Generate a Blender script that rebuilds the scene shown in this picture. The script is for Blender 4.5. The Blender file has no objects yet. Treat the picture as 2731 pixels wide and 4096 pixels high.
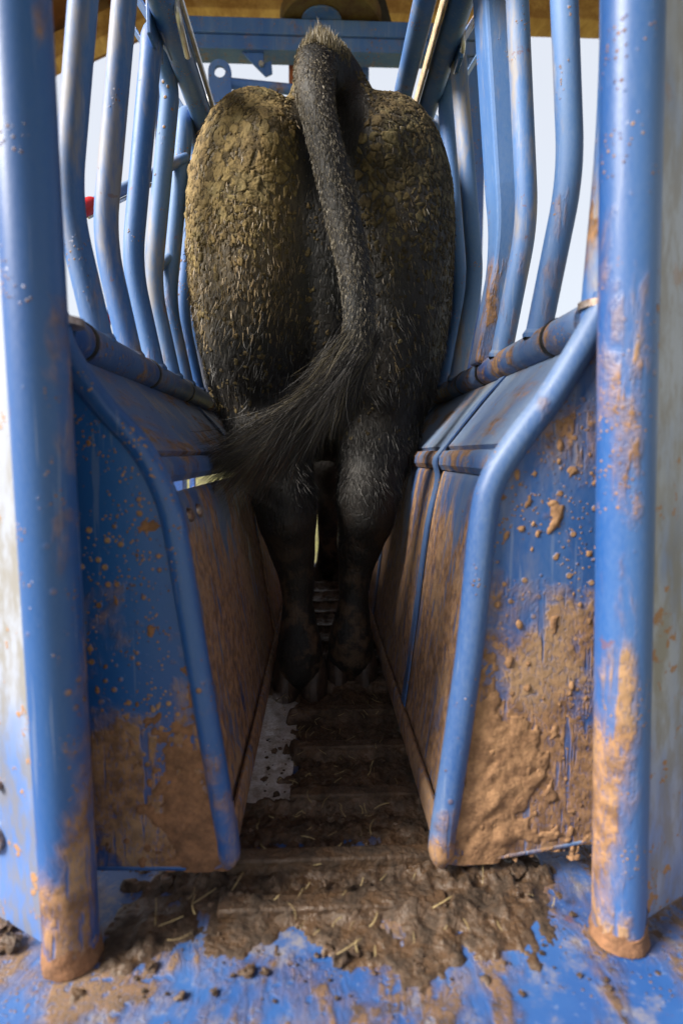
import bpy, bmesh, math, random
import numpy as np
from mathutils import Vector, noise
R = math.radians
random.seed(7); rng = np.random.default_rng(7)
scene = bpy.context.scene
col = scene.collection

# ------------------------------------------------------------------ camera
CAM_H = 0.53
cam_data = bpy.data.cameras.new('camera'); cam = bpy.data.objects.new('camera', cam_data)
col.objects.link(cam); scene.camera = cam
cam.location = (0, 0, CAM_H)
cam.rotation_euler = (R(90 - 5.845), 0, R(-2.277))
cam_data.sensor_fit = 'VERTICAL'; cam_data.sensor_height = 36; cam_data.lens = 20
cam_data.clip_start = 0.02; cam_data.clip_end = 2000
cam_data.dof.use_dof = True; cam_data.dof.focus_distance = 1.13; cam_data.dof.aperture_fstop = 2.8

# ------------------------------------------------------------------ sky and sun
SUN_EL, SUN_AZ = 37, 251          # azimuth clockwise from +Y: light comes from behind and left
w = bpy.data.worlds.new('World'); scene.world = w; w.use_nodes = True
nt = w.node_tree; nt.nodes.clear()
sky = nt.nodes.new('ShaderNodeTexSky'); sky.sky_type = 'NISHITA'; sky.sun_disc = False
sky.sun_elevation = R(SUN_EL); sky.sun_rotation = R(SUN_AZ)
sky.air_density = 1.0; sky.dust_density = 3.0; sky.ozone_density = 1.0
cl = nt.nodes.new('ShaderNodeMixRGB'); cl.inputs[0].default_value = 0.72       # thin overcast over the blue
cl.inputs[2].default_value = (6.2, 6.4, 6.8, 1)
bg = nt.nodes.new('ShaderNodeBackground'); bg.inputs[1].default_value = 0.052
wo = nt.nodes.new('ShaderNodeOutputWorld')
nt.links.new(sky.outputs[0], cl.inputs[1]); nt.links.new(cl.outputs[0], bg.inputs[0]); nt.links.new(bg.outputs[0], wo.inputs[0])
sd = bpy.data.lights.new('sun', 'SUN'); sd.energy = 3.5; sd.angle = R(24); sd.color = (1.0, 0.94, 0.84)
sun = bpy.data.objects.new('sun', sd); col.objects.link(sun)
a = R(SUN_AZ); e = R(SUN_EL)
sun_dir = Vector((math.sin(a) * math.cos(e), math.cos(a) * math.cos(e), math.sin(e)))
sun.rotation_euler = sun_dir.to_track_quat('Z', 'Y').to_euler(); sun.location = (-3, -3, 5)

vs = scene.view_settings
vs.view_transform = 'Standard'; vs.look = 'None'; vs.gamma = 1.0; vs.use_curve_mapping = False
vs.exposure = 1.66
scene.render.engine = 'CYCLES'
scene.cycles.use_denoising = True
scene.cycles.max_bounces = 5; scene.cycles.diffuse_bounces = 3; scene.cycles.glossy_bounces = 2
scene.cycles.use_adaptive_sampling = True; scene.cycles.adaptive_threshold = .02

# ------------------------------------------------------------------ materials
class NT:
    def __init__(s, name):
        s.m = bpy.data.materials.new(name); s.m.use_nodes = True
        s.t = s.m.node_tree; s.t.nodes.clear()
        s.out = s.n('ShaderNodeOutputMaterial'); s.b = s.n('ShaderNodeBsdfPrincipled')
        s.l(s.b.outputs[0], s.out.inputs[0])
        g = s.n('ShaderNodeNewGeometry'); s.pos = g.outputs['Position']; s.nor = g.outputs['Normal']
    def n(s, t): return s.t.nodes.new(t)
    def l(s, a, b): s.t.links.new(a, b)
    def setv(s, sock, v):
        if isinstance(v, bpy.types.NodeSocket): s.l(v, sock)
        elif isinstance(v, (tuple, list)) and len(v) == 3 and sock.type == 'RGBA': sock.default_value = (*v, 1)
        else: sock.default_value = v
    def map(s, scale=(1, 1, 1), loc=(0, 0, 0), rot=(0, 0, 0), src=None):
        mp = s.n('ShaderNodeMapping'); s.l(src or s.pos, mp.inputs[0])
        mp.inputs['Scale'].default_value = scale; mp.inputs['Location'].default_value = loc; mp.inputs['Rotation'].default_value = rot
        return mp.outputs[0]
    def noise(s, scale, vec=None, detail=4, rough=.55, dist=0.):
        t = s.n('ShaderNodeTexNoise'); s.l(vec or s.pos, t.inputs['Vector'])
        t.inputs['Scale'].default_value = scale; t.inputs['Detail'].default_value = detail
        t.inputs['Roughness'].default_value = rough; t.inputs['Distortion'].default_value = dist
        return t.outputs['Fac']
    def vor(s, scale, vec=None, feature='F1', out='Distance', rnd=1.):
        t = s.n('ShaderNodeTexVoronoi'); t.feature = feature; s.l(vec or s.pos, t.inputs['Vector'])
        t.inputs['Scale'].default_value = scale; t.inputs['Randomness'].default_value = rnd
        return t.outputs[out]
    def math(s, op, a, b=0., c=None, clamp=False):
        t = s.n('ShaderNodeMath'); t.operation = op; t.use_clamp = clamp
        s.setv(t.inputs[0], a); s.setv(t.inputs[1], b)
        if c is not None: s.setv(t.inputs[2], c)
        return t.outputs[0]
    def ramp(s, f, lo, hi, a=0., b=1.):
        t = s.n('ShaderNodeMapRange'); t.interpolation_type = 'SMOOTHSTEP'
        s.setv(t.inputs[0], f); s.setv(t.inputs[1], lo); s.setv(t.inputs[2], hi); s.setv(t.inputs[3], a); s.setv(t.inputs[4], b)
        return t.outputs[0]
    def mix(s, f, a, b):
        t = s.n('ShaderNodeMixRGB'); s.setv(t.inputs[0], f); s.setv(t.inputs[1], a); s.setv(t.inputs[2], b); return t.outputs[0]
    def xyz(s, v=None):
        t = s.n('ShaderNodeSeparateXYZ'); s.l(v or s.pos, t.inputs[0]); return t.outputs
    def bump(s, h, strength=.5, dist=.01, prev=None):
        t = s.n('ShaderNodeBump'); t.inputs['Strength'].default_value = strength; t.inputs['Distance'].default_value = dist
        s.l(h, t.inputs['Height'])
        if prev is not None: s.l(prev, t.inputs['Normal'])
        return t.outputs[0]
    def fin(s, color, rough=.5, metal=0., normal=None, spec=None, coat=None):
        s.setv(s.b.inputs['Base Color'], color); s.setv(s.b.inputs['Roughness'], rough); s.setv(s.b.inputs['Metallic'], metal)
        if normal is not None: s.l(normal, s.b.inputs['Normal'])
        if spec is not None: s.setv(s.b.inputs['Specular IOR Level'], spec)
        if coat is not None: s.setv(s.b.inputs['Coat Weight'], coat); s.b.inputs['Coat Roughness'].default_value = .2
        return s.m

BLUE = (0.002, 0.052, 0.225); BLUE2 = (0.004, 0.082, 0.30)
DUST = (0.25, 0.31, 0.38)
MUD = (0.34, 0.185, 0.090); MUD_D = (0.13, 0.066, 0.032)

def paint(name, seed=0., dust=.35, mud=.2, mud_z=None, mud_scale=14., splat=.3, stretch=(1, 1, 1), rot=(0, 0, 0), rough=.33, stain=0., chips=.5, mud_dir=None, base=None, mudcol=None):
    """blue enamel with a film of dust, dried mud and specks; mud grows below mud_z=(full, none)"""
    s = NT(name)
    P = s.map(loc=(seed * 3.7, seed * 1.9, seed * 5.3))
    PS = s.map(scale=stretch, rot=rot, loc=(seed * 2.1, seed * 4.4, seed))
    n1 = s.noise(9, s.map(scale=(1, 1, .1), loc=(seed * 3.7, seed * 1.9, seed * 5.3)), 3); n2 = s.noise(260, s.map(scale=(1, 1, .45)), 3, .75); n3 = s.noise(mud_scale, PS, 6, .66, .4)
    b0, b1 = base or (BLUE, BLUE2)
    base = s.mix(s.ramp(n1, .2, .8), b0, b1)
    up = s.xyz(s.nor)[2]
    df = s.math('MULTIPLY', s.ramp(s.math('ADD', s.math('MULTIPLY', n1, .7), s.math('MULTIPLY', n2, .3)), .25, .75), dust * .8)
    df = s.math('ADD', df, s.math('MULTIPLY', s.ramp(up, .1, .9), dust * .5), clamp=True)
    c = s.mix(df, base, DUST)
    c = s.mix(s.math('MULTIPLY', s.ramp(s.noise(13, s.map(scale=(1, 1, .22), loc=(seed, 0, 0)), 5, .72), .50, .68), stain), c, (.27, .235, .20))
    sc2 = s.ramp(s.noise(26, s.map(scale=(5, 5, .22), rot=(0, .12, 0), loc=(seed, 1, 7)), 2), .65, .68, 0, .14)
    c = s.mix(sc2, c, (.40, .42, .45))
    # mud film
    mf = s.math('ADD', n3, s.math('MULTIPLY', s.math('SUBTRACT', s.noise(6.5, s.map(loc=(seed, seed * 2, 3), scale=(1, 1, .7), rot=(0, .6, 0)), 3, .6), .5), .95))
    if mud_z:
        z = s.xyz()[2]
        mf = s.math('ADD', mf, s.ramp(z, mud_z[0], mud_z[1], .17, -.12))
    if mud_dir:
        dp = s.n('ShaderNodeVectorMath'); dp.operation = 'DOT_PRODUCT'; s.l(s.nor, dp.inputs[0]); dp.inputs[1].default_value = mud_dir
        mf = s.math('ADD', mf, s.ramp(dp.outputs['Value'], -.3, .9, -.10, .13))
    thr = .70 - .3 * mud
    m1 = s.math('ADD', s.ramp(mf, thr - .09, thr + .09, 0, .6), s.ramp(mf, thr + .05, thr + .09, 0, .4))
    scr = s.ramp(s.noise(9, s.map(scale=(9, 9, .9), rot=(.35, .25, 0), loc=(seed, 2, 1)), 3, .6), .57, .63)
    m1 = s.math('MULTIPLY', m1, s.math('SUBTRACT', 1., s.math('MULTIPLY', scr, .8)))
    m1 = s.math('MULTIPLY', m1, s.ramp(n2, .30, .52, .55, 1.))
    # specks and splashes
    v = s.vor(60, s.map(loc=(seed * 9, seed, 2)), 'F1'); vv = s.noise(7, s.map(loc=(seed, 5, seed)), 3)
    spk = s.math('MULTIPLY', s.ramp(v, .26, .16), s.ramp(vv, .66 - .25 * splat, .72 - .25 * splat))
    v2 = s.vor(170, s.map(loc=(seed, seed * 7, 4)), 'F1')
    spk2 = s.math('MULTIPLY', s.ramp(v2, .30, .2), s.ramp(s.noise(16, P, 3), .62 - .2 * splat, .68 - .2 * splat))
    mm = s.math('MAXIMUM', m1, s.math('MAXIMUM', spk, spk2))
    m0, m1_, m2 = mudcol or (MUD, MUD_D, (.36, .235, .135))
    mcol = s.mix(s.ramp(s.noise(60, P, 4), .3, .7), m0, m1_)
    mcol = s.mix(s.ramp(s.noise(9, P, 2), .45, .65, 0, .55), mcol, m2)
    c = s.mix(mm, c, mcol)
    rust = s.math('MULTIPLY', s.ramp(s.noise(26, s.map(loc=(seed * 6, 1, seed)), 5, .7), .665, .69), chips)
    c = s.mix(rust, c, (.16, .055, .02))
    rg = s.math('ADD', s.math('MULTIPLY', df, .4), rough)
    rg = s.math('ADD', rg, s.math('MULTIPLY', n2, .12))
    rg = s.math('MAXIMUM', rg, s.math('MULTIPLY', s.math('MAXIMUM', mm, rust), .9))
    hgt = s.math('ADD', s.math('MULTIPLY', mm, s.math('ADD', .7, s.math('MULTIPLY', s.noise(90, P, 4), .9))), s.math('MULTIPLY', n2, .08))
    b = s.bump(hgt, .55, .0035)
    return s.fin(c, rg, 0, b)

def simple(name, c1, c2, scale=20, rough=.6, metal=0., bump=.2, bd=.003, stretch=(1, 1, 1), spec=None, rough2=None):
    s = NT(name); P = s.map(scale=stretch)
    n = s.noise(scale, P, 6, .6); n2 = s.noise(scale * 5, P, 4)
    f = s.ramp(s.math('ADD', s.math('MULTIPLY', n, .7), s.math('MULTIPLY', n2, .3)), .35, .65)
    c = s.mix(f, c1, c2)
    b = s.bump(s.math('ADD', n, s.math('MULTIPLY', n2, .5)), bump, bd)
    r = s.ramp(n, .3, .7, rough, rough2) if rough2 is not None else rough
    return s.fin(c, r, metal, b, spec)

M = {}
M['post'] = paint('painted_post_left', 1, dust=.18, mud=.14, mud_z=(.0, .60), splat=.3, mud_scale=18, stretch=(1, 1, .5), mud_dir=(.95, -.1, 0))
M['post_r'] = paint('painted_post_right', 2, dust=.30, mud=.13, mud_z=(.0, .55), splat=.3, mud_scale=17, stretch=(1.2, 1, .5), mud_dir=(-.8, -.6, 0))
M['flange'] = None
M['bar'] = paint('painted_bar', 4, base=((.006, .085, .32), (.014, .125, .39)), dust=.5, mud=-.12, splat=.12, mud_scale=22, stretch=(1, 1, .35), stain=.7, rough=.46, mud_z=(.6, 1.1))
M['bar_r'] = paint('painted_bar_right', 5, base=((.006, .085, .32), (.014, .125, .39)), dust=.55, mud=-.12, splat=.12, mud_scale=20, stretch=(1, 1, .3), stain=.85, rough=.46, mud_z=(.6, 1.15))
M['rail'] = paint('painted_rail', 6, base=((.006, .085, .32), (.014, .125, .39)), dust=.6, mud=.02, splat=.3, stain=.4)
M['beam'] = paint('painted_beam', 7, base=((.022, .105, .42), (.036, .14, .48)), dust=.4, mud=.0, splat=.45, stain=.3, rough=.5)  # base blue lightened to make up for the roof's shade on the beam
M['pipe'] = paint('painted_pipe', 8, dust=.42, mud=.34, splat=.4, mud_scale=25, stain=.55, rough=.4)
M['pipe_r'] = paint('painted_pipe_right', 9, dust=.6, mud=.6, splat=.4, mud_scale=22, stain=.4, rough=.45)
M['sheet'] = paint('painted_upper_sheet', 10, dust=.45, mud=.42, splat=.1, mud_scale=10, stretch=(3, .45, 1), stain=.9, rough=.38)
M['sheet_r'] = paint('painted_upper_sheet_right', 11, dust=.72, mud=.38, splat=.1, mud_scale=12, stretch=(2.2, .5, 1), stain=.4, rough=.42)
M['low'] = paint('muddy_lower_sheet', 12, mudcol=((.42, .235, .12), (.17, .088, .045), (.40, .25, .14)), dust=.35, mud=1.0, splat=.2, mud_scale=7, stretch=(1.5, 3.2, .42), stain=.9, rough=.32, mud_z=(.28, .50))  # mud colours lightened because little light reaches the inner sheets
M['low_r'] = paint('muddy_lower_sheet_right', 13, mudcol=((.42, .235, .12), (.17, .088, .045), (.40, .25, .14)), dust=.45, mud=.92, splat=.2, mud_scale=8, stretch=(1.5, 3.6, .38), stain=.4, rough=.42, mud_z=(.30, .50))  # same lightened mud, making up for light missing inside the chute
M['end'] = paint('spattered_end_plate', 14, dust=.04, mud=.38, splat=.75, mud_scale=15, mud_z=(.04, .50), chips=.2)  # dust held low so the shaded left plate comes out darker
M['end_r'] = paint('spattered_end_plate_right', 15, dust=.30, mud=.58, splat=.85, mud_scale=13, mud_z=(.12, .76), chips=.2, stain=.4)
M['tube'] = paint('painted_end_tube', 16, dust=.22, mud=.2, splat=.3, mud_scale=11, mud_z=(.02, .45), rough=.28)
M['tube_r'] = paint('painted_end_tube_right', 17, dust=.62, mud=.18, splat=.2, mud_scale=11, mud_z=(.0, .30), rough=.3)
M['floor'] = paint('painted_floor_plate', 18, mudcol=((.17, .095, .05), (.05, .03, .017), (.24, .15, .085)), dust=.10, mud=.80, splat=.5, mud_scale=14, stretch=(1.3, .6, 1), stain=.8, rough=.36)
def galv():
    s = NT('worn_pale_flange'); z = s.xyz()[2]
    n = s.noise(6, s.map(scale=(1, 1, .35)), 4, .6); n2 = s.noise(45, s.map(scale=(1, 1, .3)), 4, .7)
    c = s.mix(s.ramp(s.math('ADD', n, s.ramp(z, .35, .0, 0, .30)), .48, .72), (.33, .36, .45), (.09, .18, .44))
    st = s.math('MULTIPLY', s.ramp(n2, .40, .60), s.ramp(s.noise(5, s.map(scale=(1, 1, .5)), 3), .36, .50))
    c = s.mix(s.math('MULTIPLY', st, .65), c, (.20, .175, .13))
    m = s.math('MULTIPLY', s.ramp(s.noise(30, None, 5, .65), .60, .63), s.ramp(z, .25, .9, 1., .25))
    c = s.mix(m, c, MUD)
    return s.fin(c, s.math('MAXIMUM', .38, m), 0, s.bump(s.math('ADD', m, s.math('MULTIPLY', n2, .15)), .4, .003))
M['flange'] = galv()
M['steel'] = simple('bright_worn_steel', (.62, .62, .62), (.45, .44, .42), 60, .3, .6, .1)
M['strip'] = simple('weathered_gap_light_strip', (.62, .50, .34), (.30, .19, .10), 50, .7, 0, .3)
M['mud'] = simple('dried_mud', (.34, .190, .095), (.16, .082, .040), 45, .92, 0, .8, .004)
M['mud_l'] = simple('dried_mud_shaded', (.26, .125, .06), (.12, .058, .028), 45, .9, 0, .8, .004)  # darker copy of the dried mud, painting the left gate's shade
M['manure'] = simple('trodden_manure', (.100, .058, .032), (.030, .018, .010), 30, .27, 0, 1.0, .007, rough2=.95)
M['straw'] = simple('straw', (.34, .26, .12), (.17, .12, .055), 30, .7)
M['rustbeam'] = simple('tan_roof_timber', (.60, .38, .18), (.36, .19, .08), 14, .7, 0, .4, .004, (1, .3, 1))
M['roofsheet'] = simple('rusty_brown_roof_sheet', (.20, .075, .03), (.12, .042, .018), 9, .6, 0, .1)
M['olive'] = simple('rusty_olive_plate', (.17, .12, .035), (.10, .05, .02), 12, .6, .2, .3)
M['dark'] = simple('black_rubber', (.012, .012, .012), (.03, .028, .026), 40, .5)
M['red'] = simple('red_grip', (.50, .02, .025), (.38, .015, .02), 20, .35)
M['orange'] = simple('orange_brown_bar', (.42, .12, .04), (.30, .075, .025), 20, .5)
M['hoof'] = simple('muddy_hoof', (.060, .036, .024), (.026, .017, .012), 60, .55, 0, .6, .003)
M['bolt'] = simple('worn_bolt_head', (.42, .36, .33), (.2, .11, .07), 60, .35, .7, .2)
M['grass'] = simple('dry_yard_grass', (.22, .21, .05), (.14, .12, .05), 3, .9, 0, .6, .02)

# ------------------------------------------------------------------ mesh helpers
def link(o, parent=None):
    col.objects.link(o)
    if parent is not None: o.parent = parent
    return o
def root_loc(p):
    v = Vector((0, 0, 0))
    while p is not None: v += p.location; p = p.parent
    return v
def empty(name, loc, label, cat, group=None):
    o = bpy.data.objects.new(name, None); o.location = loc; o.empty_display_size = .05; col.objects.link(o)
    o['label'] = label; o['category'] = cat
    if group: o['group'] = group
    return o
def make(name, verts, faces, mat, parent=None, smooth=True, autosmooth=None, bevel=0., cols=None):
    off = root_loc(parent)
    me = bpy.data.meshes.new(name)
    v = np.asarray(verts, dtype=np.float64) - np.array(off)
    me.from_pydata(v.tolist() if len(v) < 20000 else v.tolist(), [], faces if isinstance(faces, list) else faces.tolist())
    me.materials.append(M[mat] if isinstance(mat, str) else mat)
    if smooth: me.polygons.foreach_set('use_smooth', np.ones(len(me.polygons), dtype=bool))
    if cols is not None:
        ca = me.color_attributes.new('tint', 'FLOAT_COLOR', 'POINT')
        cc = np.ones((len(v), 4)); cc[:, :3] = cols; ca.data.foreach_set('color', cc.ravel())
    me.update()
    o = bpy.data.objects.new(name, me); link(o, parent)
    if autosmooth is not None:
        bm = bmesh.new(); bm.from_mesh(me)
        for ed in bm.edges:
            if len(ed.link_faces) == 2 and ed.calc_face_angle(0) > R(autosmooth): ed.smooth = False
        bm.to_mesh(me); bm.free()
    if bevel > 0:
        b = o.modifiers.new('bevel', 'BEVEL'); b.width = bevel; b.segments = 2; b.limit_method = 'ANGLE'; b.angle_limit = R(40)
    return o
class MB:
    def __init__(s): s.v = []; s.f = []
    def add(s, v, f):
        n = len(s.v); s.v += [tuple(p) for p in v]; s.f += [tuple(i + n for i in q) for q in f]
    def box(s, lo, hi):
        x0, y0, z0 = lo; x1, y1, z1 = hi
        s.add([(x0, y0, z0), (x1, y0, z0), (x1, y1, z0), (x0, y1, z0), (x0, y0, z1), (x1, y0, z1), (x1, y1, z1), (x0, y1, z1)],
              [(0, 3, 2, 1), (4, 5, 6, 7), (0, 1, 5, 4), (1, 2, 6, 5), (2, 3, 7, 6), (3, 0, 4, 7)])
    def tube(s, path, r, n=20, cap=True, squash=None):
        P = [Vector(p) for p in path]; k = len(P)
        rr = r if isinstance(r, (list, tuple)) else [r] * k
        T = [(P[min(i + 1, k - 1)] - P[max(i - 1, 0)]).normalized() for i in range(k)]
        u = T[0].orthogonal().normalized(); vs_ = []
        for i in range(k):
            u = (u - T[i] * u.dot(T[i])).normalized(); w_ = T[i].cross(u)
            for j in range(n):
                t = 2 * math.pi * j / n
                vs_.append(P[i] + (u * math.cos(t) + w_ * math.sin(t)) * rr[i])
        fs = []
        for i in range(k - 1):
            for j in range(n):
                fs.append((i * n + j, i * n + (j + 1) % n, (i + 1) * n + (j + 1) % n, (i + 1) * n + j))
        if cap: fs.append(tuple(range(n))[::-1]); fs.append(tuple((k - 1) * n + j for j in range(n)))
        s.add(vs_, fs)
    def prism(s, poly, d):
        """poly: list of 3D points (planar), extruded by vector d"""
        n = len(poly); d = Vector(d); a_ = [Vector(p) for p in poly]; b_ = [p + d for p in a_]
        s.add(a_ + b_, [tuple(range(n))[::-1], tuple(range(n, 2 * n))] + [(i, (i + 1) % n, n + (i + 1) % n, n + i) for i in range(n)])
    def sheet(s, prof, y0, y1, t, ny=2):
        """profile [(x,z)] swept along y, thickness t to the left of the profile direction"""
        k = len(prof); off = []
        for i in range(k):
            dx = prof[min(i + 1, k - 1)][0] - prof[max(i - 1, 0)][0]; dz = prof[min(i + 1, k - 1)][1] - prof[max(i - 1, 0)][1]
            L = math.hypot(dx, dz); off.append((prof[i][0] - dz / L * t, prof[i][1] + dx / L * t))
        loop = list(prof) + off[::-1]; m = len(loop); vs_ = []; fs = []
        for j in range(ny):
            y = y0 + (y1 - y0) * j / (ny - 1)
            vs_ += [(x, y, z) for x, z in loop]
        for j in range(ny - 1):
            for i in range(m): fs.append((j * m + i, (j + 1) * m + i, (j + 1) * m + (i + 1) % m, j * m + (i + 1) % m))
        fs.append(tuple(range(m))); fs.append(tuple((ny - 1) * m + i for i in range(m))[::-1])
        s.add(vs_, fs)
    def build(s, name, mat, parent=None, smooth=True, autosmooth=35, bevel=0.):
        return make(name, s.v, s.f, mat, parent, smooth, autosmooth, bevel)
def crom(pts, n=8):
    """Catmull-Rom through points"""
    P = [np.array(p, float) for p in pts]; P = [2 * P[0] - P[1]] + P + [2 * P[-1] - P[-2]]; out = []
    for i in range(1, len(P) - 2):
        for k in range(n):
            t = k / n
            out.append(.5 * ((2 * P[i]) + (-P[i - 1] + P[i + 1]) * t + (2 * P[i - 1] - 5 * P[i] + 4 * P[i + 1] - P[i + 2]) * t * t + (-P[i - 1] + 3 * P[i] - 3 * P[i + 1] + P[i + 2]) * t ** 3))
    out.append(P[-2]); return [tuple(p) for p in out]
def fillet(pts, rad, n=6):
    """polyline with rounded corners"""
    P = [Vector(p) for p in pts]; out = [P[0]]
    for i in range(1, len(P) - 1):
        a_, b_, c_ = P[i - 1], P[i], P[i + 1]
        r1 = min(rad, (a_ - b_).length * .49, (c_ - b_).length * .49)
        p0 = b_ + (a_ - b_).normalized() * r1; p2 = b_ + (c_ - b_).normalized() * r1
        for k in range(n + 1):
            t = k / n; out.append(p0 * (1 - t) ** 2 + b_ * 2 * t * (1 - t) + p2 * t * t)
    out.append(P[-1]); return out
def fbm(p, o=4): return noise.fractal(Vector(p), 1.0, 2.0, o)          # about -1..1
def sst(a_, b_, x):
    t = min(1., max(0., (x - a_) / (b_ - a_))); return t * t * (3 - 2 * t)

# ------------------------------------------------------------------ ground
g = MB()
N = 24; L = 400
for i in range(N):
    for j in range(N): pass
xs = [-L, -60, -20, -8, -4, -2, 2, 4, 8, 20, 60, L]
gv = [(x, y + 1, -.10 + .02 * math.sin(x * 1.3 + y)) for y in xs for x in xs]
gf = [(j * 12 + i, j * 12 + i + 1, (j + 1) * 12 + i + 1, (j + 1) * 12 + i) for j in range(11) for i in range(11)]
o = make('ground', gv, gf, 'grass'); o['kind'] = 'structure'

# ------------------------------------------------------------------ chute base: floor, posts, flanges
chute = empty('squeeze_chute', (.02, 1.4, -.06), 'blue steel cattle squeeze chute floor, rear posts and overhead rails around the black cow', 'cattle chute')
g = MB(); g.box((-.75, .30, -.06), (.80, 2.75, 0.0)); fl = g.build('floor_plate', 'floor', chute, bevel=.004)
for y in (.614, .676, .81, .95, 1.09, 1.23, 1.37, 1.51, 1.65, 1.79, 1.93, 2.07, 2.21, 2.35):
    g = MB(); g.box((-.118 if y < .75 or y > 1.2 else -.045, y - .012, .001), (.148, y + .012, .026 if y > .65 else .013)); g.build('cleat', 'manure', fl, bevel=.003)

def post(x, y, lean, mat, seed):
    g = MB(); pts = [(x + lean * z, y, z) for z in np.linspace(0.004, 1.55, 24)]
    g.tube(pts, .0275, 28); return g.build('rear_post', mat, chute)
post(-.262, .562, -.004, 'post', 1); post(.328, .565, -.036, 'post_r', 2)
def collar(x, y, mat):
    """lumpy mud packed round the foot of a post"""
    n = 40; rows = 12; v = []
    for k in range(rows):
        f = k / (rows - 1)
        for j in range(n):
            t = 2 * math.pi * j / n; q = Vector((math.cos(t) * 1.6, math.sin(t) * 1.6, f * 1.5 + x * 9))
            top = .030 + .022 * noise.noise(q * .9)
            r_ = .0270 + .0034 * (1 - f) ** 1.3 * (1 + .5 * noise.noise(q * 1.7)) + .0014 * noise.noise(q * 5)
            v.append((x + r_ * math.cos(t), y + r_ * math.sin(t), .0015 + f * top))
    f_ = [(k * n + j, k * n + (j + 1) % n, (k + 1) * n + (j + 1) % n, (k + 1) * n + j) for k in range(rows - 1) for j in range(n)]
    o = make('packed_mud', v, f_, mat, chute); o['kind'] = 'stuff'
collar(-.262, .562, 'mud_l'); collar(.328, .565, 'mud_l')
# flat guide flanges welded beside the posts, running out and away
def flange(p0, p1, z0, z1, lean, holes):
    g = MB(); d = Vector((p1[0] - p0[0], p1[1] - p0[1], 0)).normalized(); n = Vector((d.y, -d.x, 0))
    if n.y > 0: n = -n
    a0 = Vector((p0[0], p0[1], z0)); a1 = Vector((p1[0], p1[1], z0)); up = Vector((lean, 0, z1 - z0))
    g.prism([a0, a1, a1 + up, a0 + up], -n * .006)
    f_ = g.build('guide_flange', 'flange', chute, bevel=.0015)
    for (t, z, r_) in holes:
        c = a0 + d * t + Vector((lean * (z / (z1 - z0)), 0, z)) + n * .001
        g = MB(); g.tube([c - n * .003, c + n * .004], r_, 20); g.build('bolt_head', 'bolt', f_)
flange((-.286, .566), (-.52, .70), .006, 1.5, -.006, [(.085, .10, .016), (.07, .165, .005), (.10, .62, .007)])
flange((.352, .570), (.60, .70), .006, 1.5, -.05, [(.10, .16, .008)])

# overhead rails
rails = []
def rail(x, z, y0, y1, r_, mat='rail'):
    g = MB(); g.tube([(x, y0 + (y1 - y0) * i / 12, z) for i in range(13)], r_, 20); return g.build('overhead_rail', mat, chute)
rl = rail(-.260, 1.288, .3, 2.62, .024)
g = MB(); g.tube([(-.230, .3, 1.294), (-.230, 2.62, 1.294)], .0055, 8); g.build('slide_rod', 'steel', rl)
r1 = rail(.212, 1.418, .3, 2.62, .023); r2 = rail(.284, 1.418, .3, 2.62, .025)
g = MB(); g.box((.250, .3, 1.405), (.254, 2.62, 1.445)); g.build('cover_strip', 'strip', r1)  # rusty strip stood upright to catch sun, standing for light between the rails
for (x, y, z, s_) in [(-.260, 1.09, 1.288, -1), (-.260, 1.40, 1.288, -1), (.283, 1.33, 1.418, 1), (.283, 1.72, 1.418, 1)]:
    pr = rl if s_ < 0 else r2
    g = MB(); g.box((x - .004 + .026 * s_, y - .03, z - .045), (x + .004 + .026 * s_, y + .05, z + .03)); g.build('hanger_plate', 'rail', pr, bevel=.002)
    g = MB(); g.tube(fillet([(x + .02, y - .045, z + .03), (x + .028, y - .04, z - .03), (x + .026, y + .03, z - .042)], .02), .0055, 10); g.build('spring_pin', 'steel', pr)
    # flat brace arm rising outwards
    g = MB(); p0 = Vector((x + .01 * s_, y + .04, z - .02)); p1 = Vector((x + .19 * s_, y + .05, z + .27))
    d = (p1 - p0).normalized(); q = Vector((0, 1, 0)) * .035; t = d.cross(Vector((0, 1, 0))).normalized() * .005
    g.prism([p0 - q, p1 - q, p1 + q, p0 + q], t); g.build('brace_arm', 'rail', pr, bevel=.0015)

# ------------------------------------------------------------------ squeeze sides
def hoop(parent, s_, X0, Xk, Xt, z0, zk, zt, y1, y2, mat, r_=.0188):
    rad = abs(y2 - y1) / 2; ym = (y1 + y2) / 2
    a_ = fillet([(X0, y1, z0), (Xk, y1 - .004, zk), (Xt, y1, zt - rad)], .06, 8)
    b_ = [p.copy() for p in a_]
    arc = [Vector((Xt, ym - rad * math.cos(t), zt - rad + rad * math.sin(t))) for t in np.linspace(0, math.pi, 13)[1:-1]]
    c_ = [Vector((p.x, y2 + (p.y - y1), p.z)) for p in b_][::-1]
    g = MB(); g.tube(a_ + arc + c_, r_, 22); h = g.build('drop_bar', mat, parent)
    for yy in (y1, y2):
        g = MB(); n = 22; rg = []
        for k in range(n):
            t = 2 * math.pi * k / n; q = r_ + .004 + .0025 * noise.noise(Vector((k * 1.3, yy * 9, X0 * 5)))
            rg.append((q, t))
        for k_, zz, sc in ((0, .000, 1.0), (1, .006, 1.02), (2, .012, .84)):
            g.v += [(X0 + q * sc * math.cos(t), yy + q * sc * math.sin(t), z0 - .006 + zz + .004 * abs(math.sin(t * 1.0)) * -1) for q, t in rg]
        g.f += [(a_ * n + k, a_ * n + (k + 1) % n, (a_ + 1) * n + (k + 1) % n, (a_ + 1) * n + k) for a_ in (0, 1) for k in range(n)]
        g.build('weld_bead', mat, h)
    return h

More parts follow.
